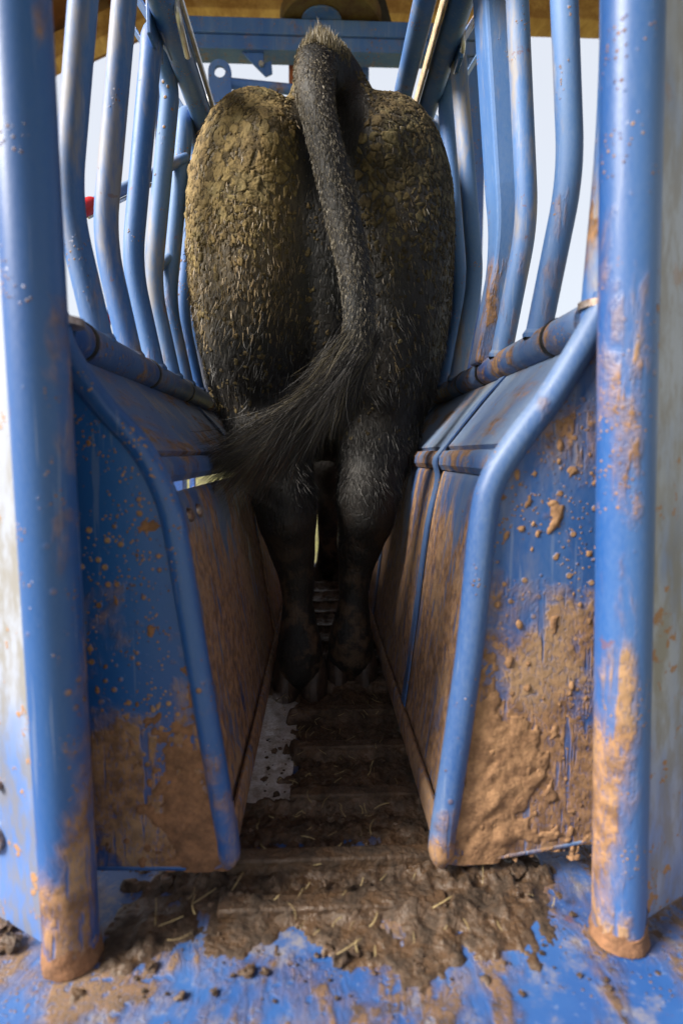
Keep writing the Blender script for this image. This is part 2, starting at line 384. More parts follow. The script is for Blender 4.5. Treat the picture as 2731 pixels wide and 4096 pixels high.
def squeeze_side(s_, label):
    Rr = s_ > 0
    loc = (-.2, 1.4, 0) if not Rr else (.24, 1.4, 0)
    t = empty('squeeze_gate', loc, label, 'gate', 'hinged squeeze gates of the chute')
    px, pz = (-.310, .674) if not Rr else (.335, .690)
    g = MB(); g.tube([(px, .70 + .15 * i, pz) for i in range(14)], .0255, 24); pp = g.build('top_pipe', 'pipe_r' if Rr else 'pipe', t)
    for y in ((.80, 1.13, 1.30, 1.62, 2.0) if Rr else (.765, 1.06, 1.34, 1.66, 2.0)):
        g = MB(); g.tube([(px, y - .004, pz), (px, y + .004, pz)], .0275, 24); g.build('sleeve_ring', 'dark', pp)
    # vertical bars: inverted U hoops
    if not Rr:
        for (ya, yb) in ((.84, .975), (1.112, 1.242), (1.366, 1.496), (1.62, 1.75), (1.874, 2.004)):
            hoop(t, s_, px, px - .034, px + .012, pz + .02, .875, 1.308, ya, yb, 'bar')
    else:
        for (ya, yb, zt) in ((.862, 1.035, 1.62), (1.365, 1.50, 1.452), (1.63, 1.765, 1.452), (1.895, 2.03, 1.452)):
            hoop(t, s_, px - .006, px + .032, px - .016, pz + .02, .935, zt, ya, yb, 'bar_r')
        # square upright standing between the hoops
        a_ = fillet([(px - .006, 1.13, pz + .01), (px + .036, 1.12, .945), (px - .026, 1.125, 1.65)], .08, 5); g = MB()
        g.tube(a_, [.040 + .016 * k / (len(a_) - 1) for k in range(len(a_))], 4); g.build('square_upright', 'bar_r', t, smooth=False, autosmooth=None, bevel=.006)
    # end frame tube profile (x,z) top to bottom
    if not Rr: prof = [(-.300, .690), (-.290, .648), (-.253, .590), (-.211, .540), (-.187, .494), (-.173, .446), (-.158, .339), (-.143, .228), (-.127, .114), (-.116, .024)]
    else: prof = [(.340, .715), (.330, .687), (.279, .600), (.236, .541), (.210, .497), (.199, .444), (.187, .287), (.168, .123), (.156, .020)]
    yE = .652
    prof = [(x * .956, .53 + (z - .53) * .956) for x, z in prof]
    fx, fz = prof[-1]; so_ = s_
    tail_pts_ = [(fx + so_ * .010, fz - .014), (fx + so_ * .034, fz - .017), (fx + so_ * .07, fz - (.016 if not Rr else .010)), (fx + so_ * .13, fz - (.014 if not Rr else .001)), (fx + so_ * .19, fz - (.012 if not Rr else -.010))]
    nmain = (len(prof) - 1) * 6
    prof_all = prof + tail_pts_
    cr_all = crom([(x, yE, z) for x, z in prof_all], 6); cr = cr_all[:nmain + 1]
    g = MB(); rr = .0138 if not Rr else .0162
    g.tube(cr_all, [rr if k <= nmain else max(.004, rr * (1 - .12 * (k - nmain))) for k in range(len(cr_all))], 20); tb = g.build('end_tube', 'tube_r' if Rr else 'tube', t)
    # upright at the rear end of the side, rising from the end tube
    x0 = prof[0][0]; g = MB()
    if Rr: g.tube(fillet([(x0, yE + .01, prof[0][1] - .03), (x0 + s_ * .022, yE + .03, .93), (x0 + s_ * .0, yE + .03, 1.5)], .1), .0235, 20); g.build('end_upright', 'bar_r', t)
    g = MB(); g.tube([(x0, yE + .01, prof[0][1] - .012), (x0, yE + .01, prof[0][1] - .004)], .026, 18); g.build('weld_bead', 'bolt', t)
    # end plate facing the camera, edged by the tube
    xo = -.33 if not Rr else .375
    yP = yE - .003
    poly = [(x, yP, z) for (x, _, z) in cr_all if z < (.65 if not Rr else .68)] + [(xo, yP, cr_all[-1][2]), (xo, yP, .65 if not Rr else .68)]
    if Rr: poly = poly[::-1]
    g = MB(); g.prism(poly, (0, .008, 0)); ep = g.build('end_plate', 'end_r' if Rr else 'end', t, smooth=False, autosmooth=None)
    # upper sloping sheet, mid rail, lower sheet
    d = -s_
    us = [(px + .006 * d, pz - .024), (px + .045 * d, pz - .070), (-.203 if not Rr else .228, .534 if not Rr else .543), (-.212 if not Rr else .237, .520 if not Rr else .529)]
    g = MB(); g.sheet(us if Rr else us, .69, 2.55, .003 * (1 if Rr else -1)); g.build('upper_sheet', 'sheet_r' if Rr else 'sheet', t)
    mx = -.201 if not Rr else .225; mz = .508 if not Rr else .517
    g = MB()
    for_ = [(mx - .012 * d, mz + .020), (mx + .006 * d, mz + .018), (mx + .013 * d, mz + .008), (mx + .014 * d, mz - .006), (mx + .008 * d, mz - .015), (mx - .01 * d, mz - .019)]
    g.sheet(for_, .69, 2.55, .003 * (1 if Rr else -1)); g.build('middle_rail', 'pipe_r' if Rr else 'pipe', t)
    if not Rr: ls = [(-.204, .476), (-.190, .472), (-.172, .40), (-.146, .235), (-.124, .09), (-.112, .03)]
    else: ls = [(.232, .505), (.217, .492), (.199, .40), (.180, .24), (.162, .09), (.152, .03)]
    lsm = [(x, z) for (x, _, z) in crom([(x, 0, z) for x, z in ls], 5)]
    g = MB(); g.sheet(lsm, .69, 2.55, .003 * (1 if Rr else -1), 2); lw = g.build('lower_sheet', 'low_r' if Rr else 'low', t)
    bx, bz = ls[-1]
    g = MB(); g.sheet([(bx + .001 * d, bz + .040), (bx + .005 * d, bz + .032), (bx + .006 * d, bz + .0), (bx + .002 * d, bz - .016), (bx - .03 * d, bz - .018)], .695, 2.55, .004 * (1 if Rr else -1)); g.build('kick_rail', 'low_r' if Rr else 'low', t)
    # strap rib folded over the sheets
    for ys in ((1.0, 1.6, 2.2) if Rr else (1.45, 2.05)):
        pr = [(us[0][0] + .004 * d, us[0][1]), (us[1][0] + .005 * d, us[1][1] + .003), (us[2][0] + .006 * d, us[2][1]), (mx + .019 * d, mz), (ls[1][0] + .006 * d, ls[1][1] - .01)] + [(x + .005 * d, z) for x, z in ls[2:]]
        pr = [(x, z) for (x, _, z) in crom([(x, 0, z) for x, z in pr], 4)]
        g = MB(); g.sheet(pr, ys, ys + .032, .003 * (1 if Rr else -1)); g.build('strap_rib', 'tube_r' if Rr else 'low', t)
    if not Rr:
        for yy in (.80, .86):
            g = MB(); c = Vector((-.181, yy, .445)); n_ = Vector((.95, 0, .25)).normalized()
            g.tube([c, c + n_ * .004, c + n_ * .007], [.011, .010, .004], 14); g.build('bolt_head', 'bolt', lw)
    # thick dried mud stuck on the end plate (real relief)
    st = .003; X = np.arange(min(xo, prof[-1][0]), max(xo, prof[-1][0]) + st, st); Z = np.arange(.026, .60, st)
    def edge_x(z):
        zz = [q[2] for q in cr][::-1]; xx = [q[0] for q in cr][::-1]; return float(np.interp(z, zz, xx))
    V = []; H = np.zeros((len(Z), len(X)))
    for j, z in enumerate(Z):
        ex = edge_x(z)
        for i, x in enumerate(X):
            q = abs(x - ex) if (x - ex) * s_ > 0 else -1
            big = fbm((x * 8 + 3 * s_, z * 7, 1.7), 5); fine = fbm((x * 60, z * 60, 4 + s_), 4)
            if Rr: cov = sst(.56, .12, z) * .72 + sst(.20, .02, q) * .50 - .80 - sst(.10, .2, q) * .30
            else: cov = sst(.36, .03, z) * .5 + sst(.12, .0, q) * .62 - .86
            scr = noise.noise(Vector(((x * .5 + z * .8) * 9 + 2, (z * .5 - x * .8) * 60, 3.3 * s_)))
            cov -= .55 * sst(.15, .45, scr)
            blob = fbm((x * 26, z * 26, 9 - s_), 3)
            h = .0055 * (cov - .10 + big * .60 + fine * .34 + max(0, blob - .15) * .9)
            if q < 0: h = -.004 if q < -.001 else h
            H[j, i] = min(h, .013) if h > 0 else h
            V.append((x, yP - max(h, -.002) - .0004 + (.0 if h > 0 else .004), z))
    F = []
    nx = len(X)
    for j in range(len(Z) - 1):
        for i in range(nx - 1):
            if max(H[j, i], H[j, i + 1], H[j + 1, i], H[j + 1, i + 1]) > 0:
                F.append((j * nx + i, j * nx + i + 1, (j + 1) * nx + i + 1, (j + 1) * nx + i))
    mo = make('caked_mud', V, F, 'mud' if Rr else 'mud_l', ep); mo['kind'] = 'stuff'
    # splashed droplets
    g = MB(); rd = random.Random(5 + s_)
    for k in range(420 if Rr else 330):
        z = .03 + rd.random() ** 1.3 * .55; q = .02 + rd.random() * .17; x = edge_x(z) + s_ * q
        if s_ * x > abs(xo) - .01: continue
        if noise.noise(Vector((x * 14, z * 14, 3.1 * s_))) < rd.uniform(-.35, .45): continue
        r_ = .0007 + .0042 * rd.random() ** 4.5; a0 = rd.random() * 6; el = 1 + rd.random() * .9; n = 7
        ring = []
        for j in range(n):
            t_ = a0 + 2 * math.pi * j / n; q_ = r_ * (.75 + .5 * rd.random())
            ring.append((x + q_ * math.cos(t_), yP - .0002, z + q_ * el * math.sin(t_)))
        mid = [(x + (p[0] - x) * .6, yP - r_ * .5, z + (p[2] - z) * .6) for p in ring]
        g.add(ring + mid + [(x, yP - r_ * .6, z)], [(j, (j + 1) % n, n + (j + 1) % n, n + j) for j in range(n)] + [(n + j, n + (j + 1) % n, 2 * n) for j in range(n)])
    so = g.build('mud_splashes', 'mud' if Rr else 'mud_l', ep, autosmooth=None); so['kind'] = 'stuff'
    return t
squeeze_side(-1, 'barred blue squeeze gate with deep-blue end plate and a dark brown lower sheet')
squeeze_side(1, 'barred blue squeeze gate with tan mud caked on its end plate and a square upright')

# ------------------------------------------------------------------ head gate at the front end
YH = 2.62
hg = empty('head_gate', (.0, YH, 0), 'blue steel head gate frame with heavy crossbeam behind the raised tail', 'head gate')
sc_ = YH / 2.1
def hz(z): return .53 + (z - .53) * sc_
g = MB()
zt, zb = hz(2.003), hz(1.905)
g.sheet([(0, 0)], 0, 1, .1) if False else None
def yz_prism(g, poly, x0, x1): g.prism([(x0, y, z) for y, z in poly], (x1 - x0, 0, 0))
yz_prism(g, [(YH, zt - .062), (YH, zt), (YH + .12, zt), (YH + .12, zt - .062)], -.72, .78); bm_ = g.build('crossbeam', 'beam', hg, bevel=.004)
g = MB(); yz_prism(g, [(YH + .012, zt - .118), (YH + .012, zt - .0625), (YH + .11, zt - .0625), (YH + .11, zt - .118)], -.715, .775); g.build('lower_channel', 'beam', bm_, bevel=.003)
for x in (-.66, .70):
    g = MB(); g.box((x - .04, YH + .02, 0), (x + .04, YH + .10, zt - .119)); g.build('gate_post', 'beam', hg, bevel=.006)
# gusset hook under the beam
g = MB(); gx = -.285; z0 = zt - .1185
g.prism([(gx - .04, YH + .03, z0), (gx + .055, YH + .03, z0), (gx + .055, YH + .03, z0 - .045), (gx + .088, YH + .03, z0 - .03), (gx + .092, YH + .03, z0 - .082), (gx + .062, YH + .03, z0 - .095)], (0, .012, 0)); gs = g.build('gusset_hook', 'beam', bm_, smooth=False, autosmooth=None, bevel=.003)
g = MB(); g.tube([(gx + .045, YH + .028, z0 - .05), (gx + .045, YH + .018, z0 - .05)], .011, 12); g.build('bolt_head', 'steel', gs)
# lug plate with an eye, and its tie rod
def lug(x, z0, z1, wd):
    n = 14; cx, cz, ro, ri = x, z1 - wd / 2, wd / 2, wd * .25
    outer = [(x - wd / 2 * 1.15, z0), (x + wd / 2 * 1.15, z0), (x + wd / 2 * 1.15, z1 - .17), (x + wd / 2, z1 - .16)] + [(cx + ro * math.cos(t), cz + ro * math.sin(t)) for t in np.linspace(0, math.pi, n)] + [(x - wd / 2, z1 - .16), (x - wd / 2 * 1.15, z1 - .17)]
    bm = bmesh.new()
    ov = [bm.verts.new((p[0], YH - .25, p[1])) for p in outer]; iv = [bm.verts.new((cx + ri * math.cos(t), YH - .25, cz + ri * math.sin(t))) for t in np.linspace(0, 2 * math.pi, 17)[:-1]]
    es = [bm.edges.new((ov[i], ov[(i + 1) % len(ov)])) for i in range(len(ov))] + [bm.edges.new((iv[i], iv[(i + 1) % 16])) for i in range(16)]
    bmesh.ops.triangle_fill(bm, use_beauty=True, edges=es)
    r_ = bmesh.ops.extrude_face_region(bm, geom=bm.faces[:]); bmesh.ops.translate(bm, verts=[v for v in r_['geom'] if isinstance(v, bmesh.types.BMVert)], vec=(0, .014, 0))
    bmesh.ops.recalc_face_normals(bm, faces=bm.faces[:])
    vv = [v.co[:] for v in bm.verts]; bm.verts.index_update(); ff = [tuple(v.index for v in f.verts) for f in bm.faces]; bm.free()
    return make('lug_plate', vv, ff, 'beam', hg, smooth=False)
lx = -.375; lz1 = 2.04
lp = lug(lx, 1.2, lz1, .088)
g = MB(); g.tube([(lx, YH - .252, lz1 - .215), (lx, YH - .246, lz1 - .215)], .018, 16); g.build('dark_socket', 'dark', lp)
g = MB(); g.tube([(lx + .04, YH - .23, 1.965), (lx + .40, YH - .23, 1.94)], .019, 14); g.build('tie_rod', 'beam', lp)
g = MB(); g.box((-.128, YH + .14, 1.0), (-.085, YH + .17, zt - .02)); g.build('latch_bar', 'orange', hg, bevel=.003)
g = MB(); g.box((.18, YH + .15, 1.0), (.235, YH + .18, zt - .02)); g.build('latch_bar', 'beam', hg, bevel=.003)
# round plate on the beam, seen from below
g = MB(); cz = zt + .012
g.tube([(.06, YH + .08, cz), (.06, YH + .08, cz + .006), (.06, YH + .08, cz + .05), (.06, YH + .08, cz + .054)], [.215, .222, .222, .215], 40); rp = g.build('turntable_plate', 'olive', hg)
g = MB(); g.tube([(.02, YH + .02, cz - .01), (.02, YH + .02, cz - .003)], .085, 28); g.build('pivot_cap', 'beam', rp)
g = MB(); g.prism([(.25, YH + .04, cz - .008), (.33, YH + .04, cz - .008), (.29, YH + .04, cz + .12), (.19, YH + .04, cz + .12)], (0, .03, 0)); g.build('stop_lug', 'dark', rp)

# ------------------------------------------------------------------ control levers outside the left bars
def lever(p0, p1, label, grip):
    t = empty('control_lever', p1, label, 'lever', 'control levers of the chute')
    p0 = Vector(p0); p1 = Vector(p1); d = (p1 - p0).normalized()
    g = MB(); g.tube([p0, p1], .0115, 12); g.build('lever_rod', 'rail', t)
    g = MB(); g.tube([p0 + d * (grip * k / 6 - .006) for k in range(7)], [.012, .0155, .0165, .0165, .0165, .0155, .0125], 14); g.build('hand_grip', 'red', t)
    g = MB(); g.tube([p0 + d * .02 + Vector((.0, .0, -.02)), p0 + d * .2 + Vector((0, 0, -.02))], .004, 8); g.build('spring_rod', 'steel', t)
lever((-.474, 1.21, 1.012), (-.292, 1.36, 1.19), 'blue steel lever with red grip, the upper one outside the bars', .045)
lever((-.462, 1.20, .775), (-.33, 1.36, .98), 'blue steel lever with red grip, the lower one near the top pipe', .06)
va = empty('valve_block', (-.40, 1.75, .9), 'grey hydraulic valve block with short pipes seen between the far bars', 'valve')
g = MB(); g.box((-.42, 1.75, 1.02), (-.37, 1.82, 1.20)); g.build('block_body', 'beam', va, bevel=.004)
for z in (1.05, 1.10, 1.17):
    g = MB(); g.tube([(-.46, 1.78, z), (-.33, 1.78, z)], .008, 10); g.build('pipe_stub', 'steel', va)
g = MB(); g.box((-.40, 1.78, -.05), (-.385, 1.80, 1.02)); g.build('bracket', 'beam', va)

# ------------------------------------------------------------------ shed roof
rf = empty('shed_roof', (0, 3.6, 0), 'rusty brown corrugated shed roof on tan timbers above the chute', 'roof')
ZR = 3.01
g = MB(); g.box((-.80, 3.45, ZR - .02), (4.2, 3.60, ZR + .147)); g.build('eave_timber', 'rustbeam', rf, bevel=.006)
# trapezoid-rib sheets beyond the eave timber; unseen run behind camera cuts skylight
def roof_sheet(x0, z0, slope, w_, ribs, y0=-3.0):
    g = MB(); prof = []; pw = w_ / ribs
    for k in range(ribs):
        b0 = x0 + k * pw
        for (u_, h_) in ((0, 0), (.55, 0), (.65, .045), (.90, .045)): prof.append((b0 + u_ * pw, z0 + (b0 + u_ * pw - x0) * slope + h_))
    prof.append((x0 + w_, z0 + w_ * slope))
    g.sheet(prof, y0, 3.80, .002); return g.build('roof_sheet', 'roofsheet', rf, smooth=False, autosmooth=None)
for k in range(5): roof_sheet(-.80 + k * 1.0, ZR + .152, 0, .995, 3)
for k in range(2): roof_sheet(-1.80 - k * 1.0, ZR + .152 - .44 * (k + 1), .44, .995, 3, 1.6)
g = MB(); x0, x1 = -2.9, -.81
g.prism([(x0, 3.45, ZR - .94), (x1, 3.45, ZR - .02), (x1, 3.45, ZR + .115), (x0, 3.45, ZR - .805)], (0, .12, 0)); g.build('sloping_timber', 'rustbeam', rf, smooth=False, autosmooth=None, bevel=.006)
g = MB(); g.prism([(x0, 2.4, ZR - .94), (x1, 2.4, ZR - .02), (x1, 2.4, ZR + .115), (x0, 2.4, ZR - .805)], (0, .12, 0)); g.build('sloping_timber', 'rustbeam', rf, smooth=False, autosmooth=None, bevel=.006)
for x in (-2.8, 4.1):
    g = MB(); g.box((x - .07, 3.62, -.15), (x + .07, 3.76, ZR - (.85 if x < 0 else 0.02))); g.build('roof_post', 'rustbeam', rf, bevel=.006)

# ------------------------------------------------------------------ the cow
cow = empty('cow', (.02, 1.9, 0), 'black cow seen from behind with mud-cracked rump, standing in the blue chute', 'cow')
VX = .0085
gx_ = np.arange(-.36, .40, VX, dtype=np.float32); gy_ = np.arange(.98, 3.75, VX, dtype=np.float32); gz_ = np.arange(.02, 1.46, VX, dtype=np.float32)
Xg, Yg, Zg = gx_[:, None, None], gy_[None, :, None], gz_[None, None, :]
shape = (len(gx_), len(gy_), len(gz_))
def ell(c, r_):
    px, py, pz = (Xg - c[0]), (Yg - c[1]), (Zg - c[2])
    k0 = np.sqrt((px / r_[0]) ** 2 + (py / r_[1]) ** 2 + (pz / r_[2]) ** 2)
    k1 = np.sqrt((px / r_[0] ** 2) ** 2 + (py / r_[1] ** 2) ** 2 + (pz / r_[2] ** 2) ** 2) + 1e-6
    return k0 * (k0 - 1) / k1
D = np.full(shape, 9., np.float32)
def box_idx(lo, hi):
    return tuple(slice(max(0, int((l_ - g_[0]) / VX)), max(1, int((h_ - g_[0]) / VX) + 2)) for l_, h_, g_ in zip(lo, hi, (gx_, gy_, gz_)))
def put(fn, lo, hi, k, sub=False):
    global D
    ix = box_idx(lo, hi)
    xs_, ys_, zs_ = gx_[ix[0]][:, None, None], gy_[ix[1]][None, :, None], gz_[ix[2]][None, None, :]
    d = fn(xs_, ys_, zs_).astype(np.float32); a_ = D[ix]
    if sub:
        d = -d; h = np.clip(.5 - .5 * (a_ - d) / k, 0, 1); D[ix] = a_ * (1 - h) + d * h + k * h * (1 - h)
    else:
        h = np.clip(.5 + .5 * (a_ - d) / k, 0, 1); D[ix] = a_ * (1 - h) + d * h - k * h * (1 - h)
def E_(c, r_, k=.04, sub=False):
    def fn(x, y, z):
        px, py, pz = x - c[0], y - c[1], z - c[2]
        k0 = np.sqrt((px / r_[0]) ** 2 + (py / r_[1]) ** 2 + (pz / r_[2]) ** 2)
        k1 = np.sqrt((px / r_[0] ** 2) ** 2 + (py / r_[1] ** 2) ** 2 + (pz / r_[2] ** 2) ** 2) + 1e-6
        return k0 * (k0 - 1) / k1
    m = k + .06; put(fn, [c[i] - r_[i] - m for i in range(3)], [c[i] + r_[i] + m for i in range(3)], k, sub)
def C_(a_, b_, ra, rb, k=.03, sub=False):
    A, B = np.array(a_, float), np.array(b_, float); AB = B - A; LL = float(AB @ AB)
    def fn(x, y, z):
        px, py, pz = x - A[0], y - A[1], z - A[2]
        t = np.clip((px * AB[0] + py * AB[1] + pz * AB[2]) / LL, 0, 1)
        return np.sqrt((px - t * AB[0]) ** 2 + (py - t * AB[1]) ** 2 + (pz - t * AB[2]) ** 2) - (ra + (rb - ra) * t)
    m = max(ra, rb) + k + .05; put(fn, np.minimum(A, B) - m, np.maximum(A, B) + m, k, sub)
def path_(pts, rad, k=.02):
    for i in range(len(pts) - 1): C_(pts[i], pts[i + 1], rad[i], rad[i + 1], k)
# trunk
E_((.01, 2.0, .99), (.275, .78, .35), .02)
E_((.01, 2.48, 1.0), (.24, .36, .36), .05)
E_((.012, 1.40, 1.100), (.276, .23, .168), .06)
C_((.01, 1.35, 1.24), (.01, 2.4, 1.27), .07, .07, .05)
# thighs
E_((-.138, 1.33, .935), (.143, .200, .355), .07)
E_((.155, 1.335, .925), (.144, .200, .365), .07)
E_((-.12, 1.22, 1.04), (.11, .065, .19), .08); E_((.14, 1.225, 1.04), (.11, .065, .19), .08)
# cleft below the tail
E_((.018, 1.27, .93), (.07, .11, .30), .05)
C_((.035, 1.095, 1.15), (.012, 1.095, .58), .016, .022, .04, True)
E_((-.085, 1.155, 1.12), (.045, .04, .05), .05); E_((.115, 1.16, 1.12), (.045, .04, .05), .05)
E_((-.235, 1.42, 1.19), (.04, .08, .04), .05); E_((.25, 1.42, 1.19), (.04, .08, .04), .05)
# hind legs
def leg(pts, rad, k=.03): path_(pts, rad, k)
leg([(-.135, 1.36, .70), (-.105, 1.30, .56), (-.072, 1.225, .43), (-.066, 1.21, .38), (-.056, 1.215, .315), (-.047, 1.215, .25), (-.046, 1.208, .18), (-.043, 1.206, .135), (-.043, 1.206, .095), (-.043, 1.206, .068)],
    [.115, .088, .062, .054, .041, .031, .029, .037, .043, .050])
leg([(.155, 1.37, .69), (.135, 1.33, .56), (.108, 1.265, .43), (.104, 1.255, .38), (.090, 1.262, .315), (.079, 1.265, .25), (.077, 1.257, .18), (.072, 1.256, .135), (.072, 1.256, .095), (.072, 1.257, .068)],
    [.115, .088, .062, .054, .041, .031, .029, .037, .043, .050])
C_((-.066, 1.175, .385), (-.06, 1.185, .45), .026, .02, .03); C_((.104, 1.222, .385), (.11, 1.23, .45), .026, .02, .03)
for x_, y_ in ((-.066, 1.178), (-.020, 1.178), (.049, 1.228), (.095, 1.228)): C_((x_, y_, .122), (x_, y_ - .006, .104), .015, .011, .012)
# fore legs
for x_, y_ in ((.035, 2.26), (.115, 2.40)):
    leg([(x_ * 1.3 - .03, y_, .75), (x_ * 1.1, y_ - .02, .5), (x_, y_ + .02, .36), (x_, y_ + .02, .12), (x_, y_ + .04, .08)], [.11, .075, .048, .036, .05])
# udder and belly line
E_((.02, 1.55, .62), (.12, .16, .11), .06)
# neck and head, through the gate
C_((.01, 2.65, 1.06), (.01, 3.10, 1.12), .20, .135, .06)
C_((.01, 3.12, 1.13), (.01, 3.50, .98), .115, .072, .05)
for s_ in (-1, 1): C_((.01 + s_ * .09, 3.12, 1.20), (.01 + s_ * .20, 3.08, 1.19), .03, .018, .02)
# raised tail head and tail
C_((.02, 1.45, 1.275), (.022, 1.26, 1.302), .085, .060, .05)
C_((.022, 1.27, 1.295), (.008, 1.21, 1.298), .050, .040, .04)
C_((.060, 1.27, 1.28), (.078, 1.18, 1.19), .042, .030, .03)
TAIL = [(.006, 1.22, 1.300), (-.004, 1.155, 1.25), (-.003, 1.108, 1.18), (.008, 1.088, 1.11), (.026, 1.08, 1.035), (.043, 1.075, .965), (.058, 1.072, .90), (.071, 1.068, .835), (.075, 1.064, .77), (.060, 1.060, .705), (.020, 1.055, .645), (-.045, 1.05, .59)]
TR = [.040, .034, .031, .030, .0295, .0295, .0295, .0290, .0285, .027, .023, .015]
TS = crom(TAIL, 5); TRS = list(np.interp(np.linspace(0, 11, len(TS)), range(12), TR))
path_(TS[:12], TRS[:12], .016); path_(TS[11:], TRS[11:], .008)

# surface nets
def surface_nets(D):
    S = D < 0
    nx, ny, nz = D.shape
    cnt = np.zeros((nx - 1, ny - 1, nz - 1), np.int8)
    for dx in (0, 1):
        for dy in (0, 1):
            for dz in (0, 1): cnt += S[dx:nx - 1 + dx, dy:ny - 1 + dy, dz:nz - 1 + dz]
    act = (cnt > 0) & (cnt < 8)
    idx = -np.ones(act.shape, np.int64); I = np.argwhere(act); idx[act] = np.arange(len(I))
    acc = np.zeros((len(I), 3)); num = np.zeros(len(I))
    corners = [(a_, b_, c_) for a_ in (0, 1) for b_ in (0, 1) for c_ in (0, 1)]
    val = {c: D[I[:, 0] + c[0], I[:, 1] + c[1], I[:, 2] + c[2]].astype(float) for c in corners}
    for c in corners:
        for ax in range(3):
            if c[ax] == 0:
                d = list(c); d[ax] = 1; d = tuple(d); v0, v1 = val[c], val[d]
                m = (v0 < 0) != (v1 < 0); t = np.where(m, v0 / np.where(m, v0 - v1, 1), 0)
                p = np.tile(np.array(c, float), (len(I), 1)); p[:, ax] = t
                acc[m] += p[m]; num[m] += 1
    V = (I + acc / num[:, None]) * VX + np.array([gx_[0], gy_[0], gz_[0]])
    F = []
    for ax in range(3):
        u_, w_ = [(1, 2), (2, 0), (0, 1)][ax]
        s0 = [slice(None)] * 3; s1 = [slice(None)] * 3; s0[ax] = slice(0, -1); s1[ax] = slice(1, None)
        ch = S[tuple(s0)] != S[tuple(s1)]; E = np.argwhere(ch)
        ok = (E[:, u_] > 0) & (E[:, w_] > 0) & (E[:, u_] < D.shape[u_] - 1) & (E[:, w_] < D.shape[w_] - 1); E = E[ok]
        q = []
        for (du, dw) in ((-1, -1), (0, -1), (0, 0), (-1, 0)):
            c = E.copy(); c[:, u_] += du; c[:, w_] += dw; q.append(idx[c[:, 0], c[:, 1], c[:, 2]])
        q = np.stack(q, 1); fl_ = ~S[E[:, 0], E[:, 1], E[:, 2]]
        q[fl_] = q[fl_][:, ::-1]; F.append(q)
    return V, np.concatenate(F)
BV, BF = surface_nets(D)
# light Laplacian smoothing
def smooth_mesh(V, F, it, lam=.5):
    n = len(V); ed = np.concatenate([F[:, [0, 1]], F[:, [1, 2]], F[:, [2, 3]], F[:, [3, 0]]])
    deg = np.bincount(ed.ravel(), minlength=n)[:, None].astype(float)
    for _ in range(it):
        A = np.zeros_like(V)
        for k in range(3):
            A[:, k] = np.bincount(ed[:, 0], V[ed[:, 1], k], n) + np.bincount(ed[:, 1], V[ed[:, 0], k], n)
        V = V + lam * (A / np.maximum(deg, 1) - V)
    return V
BV = smooth_mesh(BV, BF, 4)
def normals(V, F):
    fn = np.cross(V[F[:, 2]] - V[F[:, 0]], V[F[:, 3]] - V[F[:, 1]]); N_ = np.zeros_like(V)
    for k in range(3):
        for j in range(4): N_[:, k] += np.bincount(F[:, j], fn[:, k], len(V))
    return N_ / (np.linalg.norm(N_, axis=1)[:, None] + 1e-12), fn
BN, FN = normals(BV, BF)

def hide_mat():
    s = NT('black_cow_hide')
    n = s.noise(9, None, 5); n2 = s.noise(140, s.map(scale=(1, 1, .3)), 4)
    c = s.mix(s.ramp(n, .35, .7), (.006, .006, .0065), (.016, .013, .011))
    z = s.xyz()[2]
    md = s.math('MULTIPLY', s.ramp(s.noise(22, None, 6, .65), .45, .62), s.ramp(z, .10, .48, 1., .0))
    c = s.mix(md, c, (.075, .046, .027))
    at = s.n('ShaderNodeVertexColor'); at.layer_name = 'tint'
    mk = s.math('MULTIPLY', s.xyz(at.outputs[0])[0], s.ramp(s.noise(60, s.map(scale=(1, 1, .5)), 4, .7), .18, .42))
    c = s.mix(mk, c, s.mix(s.ramp(n2, .35, .65), (.15, .112, .060), (.075, .055, .030)))
    ck = s.ramp(s.vor(70, s.map(scale=(1, 1, .6)), 'DISTANCE_TO_EDGE'), .0, .16)
    return s.fin(c, .62, 0, s.bump(ck, .22, .004, s.bump(n2, .7, .004)), .35)
M['hide'] = hide_mat()
def mud_zone(P):
    x, z = P[:, 0], P[:, 2]; L_ = x < .02
    t = np.where(L_, np.clip((z - .74) / .22, 0, 1), .35 * np.clip((z - .80) / .3, 0, 1))  # weaker tint on the right cheek paints its shaded side darker
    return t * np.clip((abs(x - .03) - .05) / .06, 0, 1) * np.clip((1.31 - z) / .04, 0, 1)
body = make('cow_body', BV, BF, 'hide', cow, cols=np.repeat(mud_zone(BV)[:, None], 3, 1))

def tint_mat(name, rough=.5, spec=.5, bumpy=False):
    s = NT(name); at = s.n('ShaderNodeVertexColor'); at.layer_name = 'tint'
    c = at.outputs[0]; nb = None
    if bumpy:
        n = s.noise(130, None, 5, .65); n0 = s.noise(28, None, 4)
        c = s.mix(s.ramp(n, .35, .65, 0, .5), c, s.mix(.6, c, (.03, .022, .012)))
        c = s.mix(s.ramp(n0, .5, .7, 0, .35), c, (.24, .20, .10))
        nb = s.bump(n, .7, .003)
    return s.fin(c, rough, 0, nb, spec)
M['hair'] = tint_mat('coat_hair', .5, .35); M['crust'] = tint_mat('cracked_mud_crust', .85, .25, True)

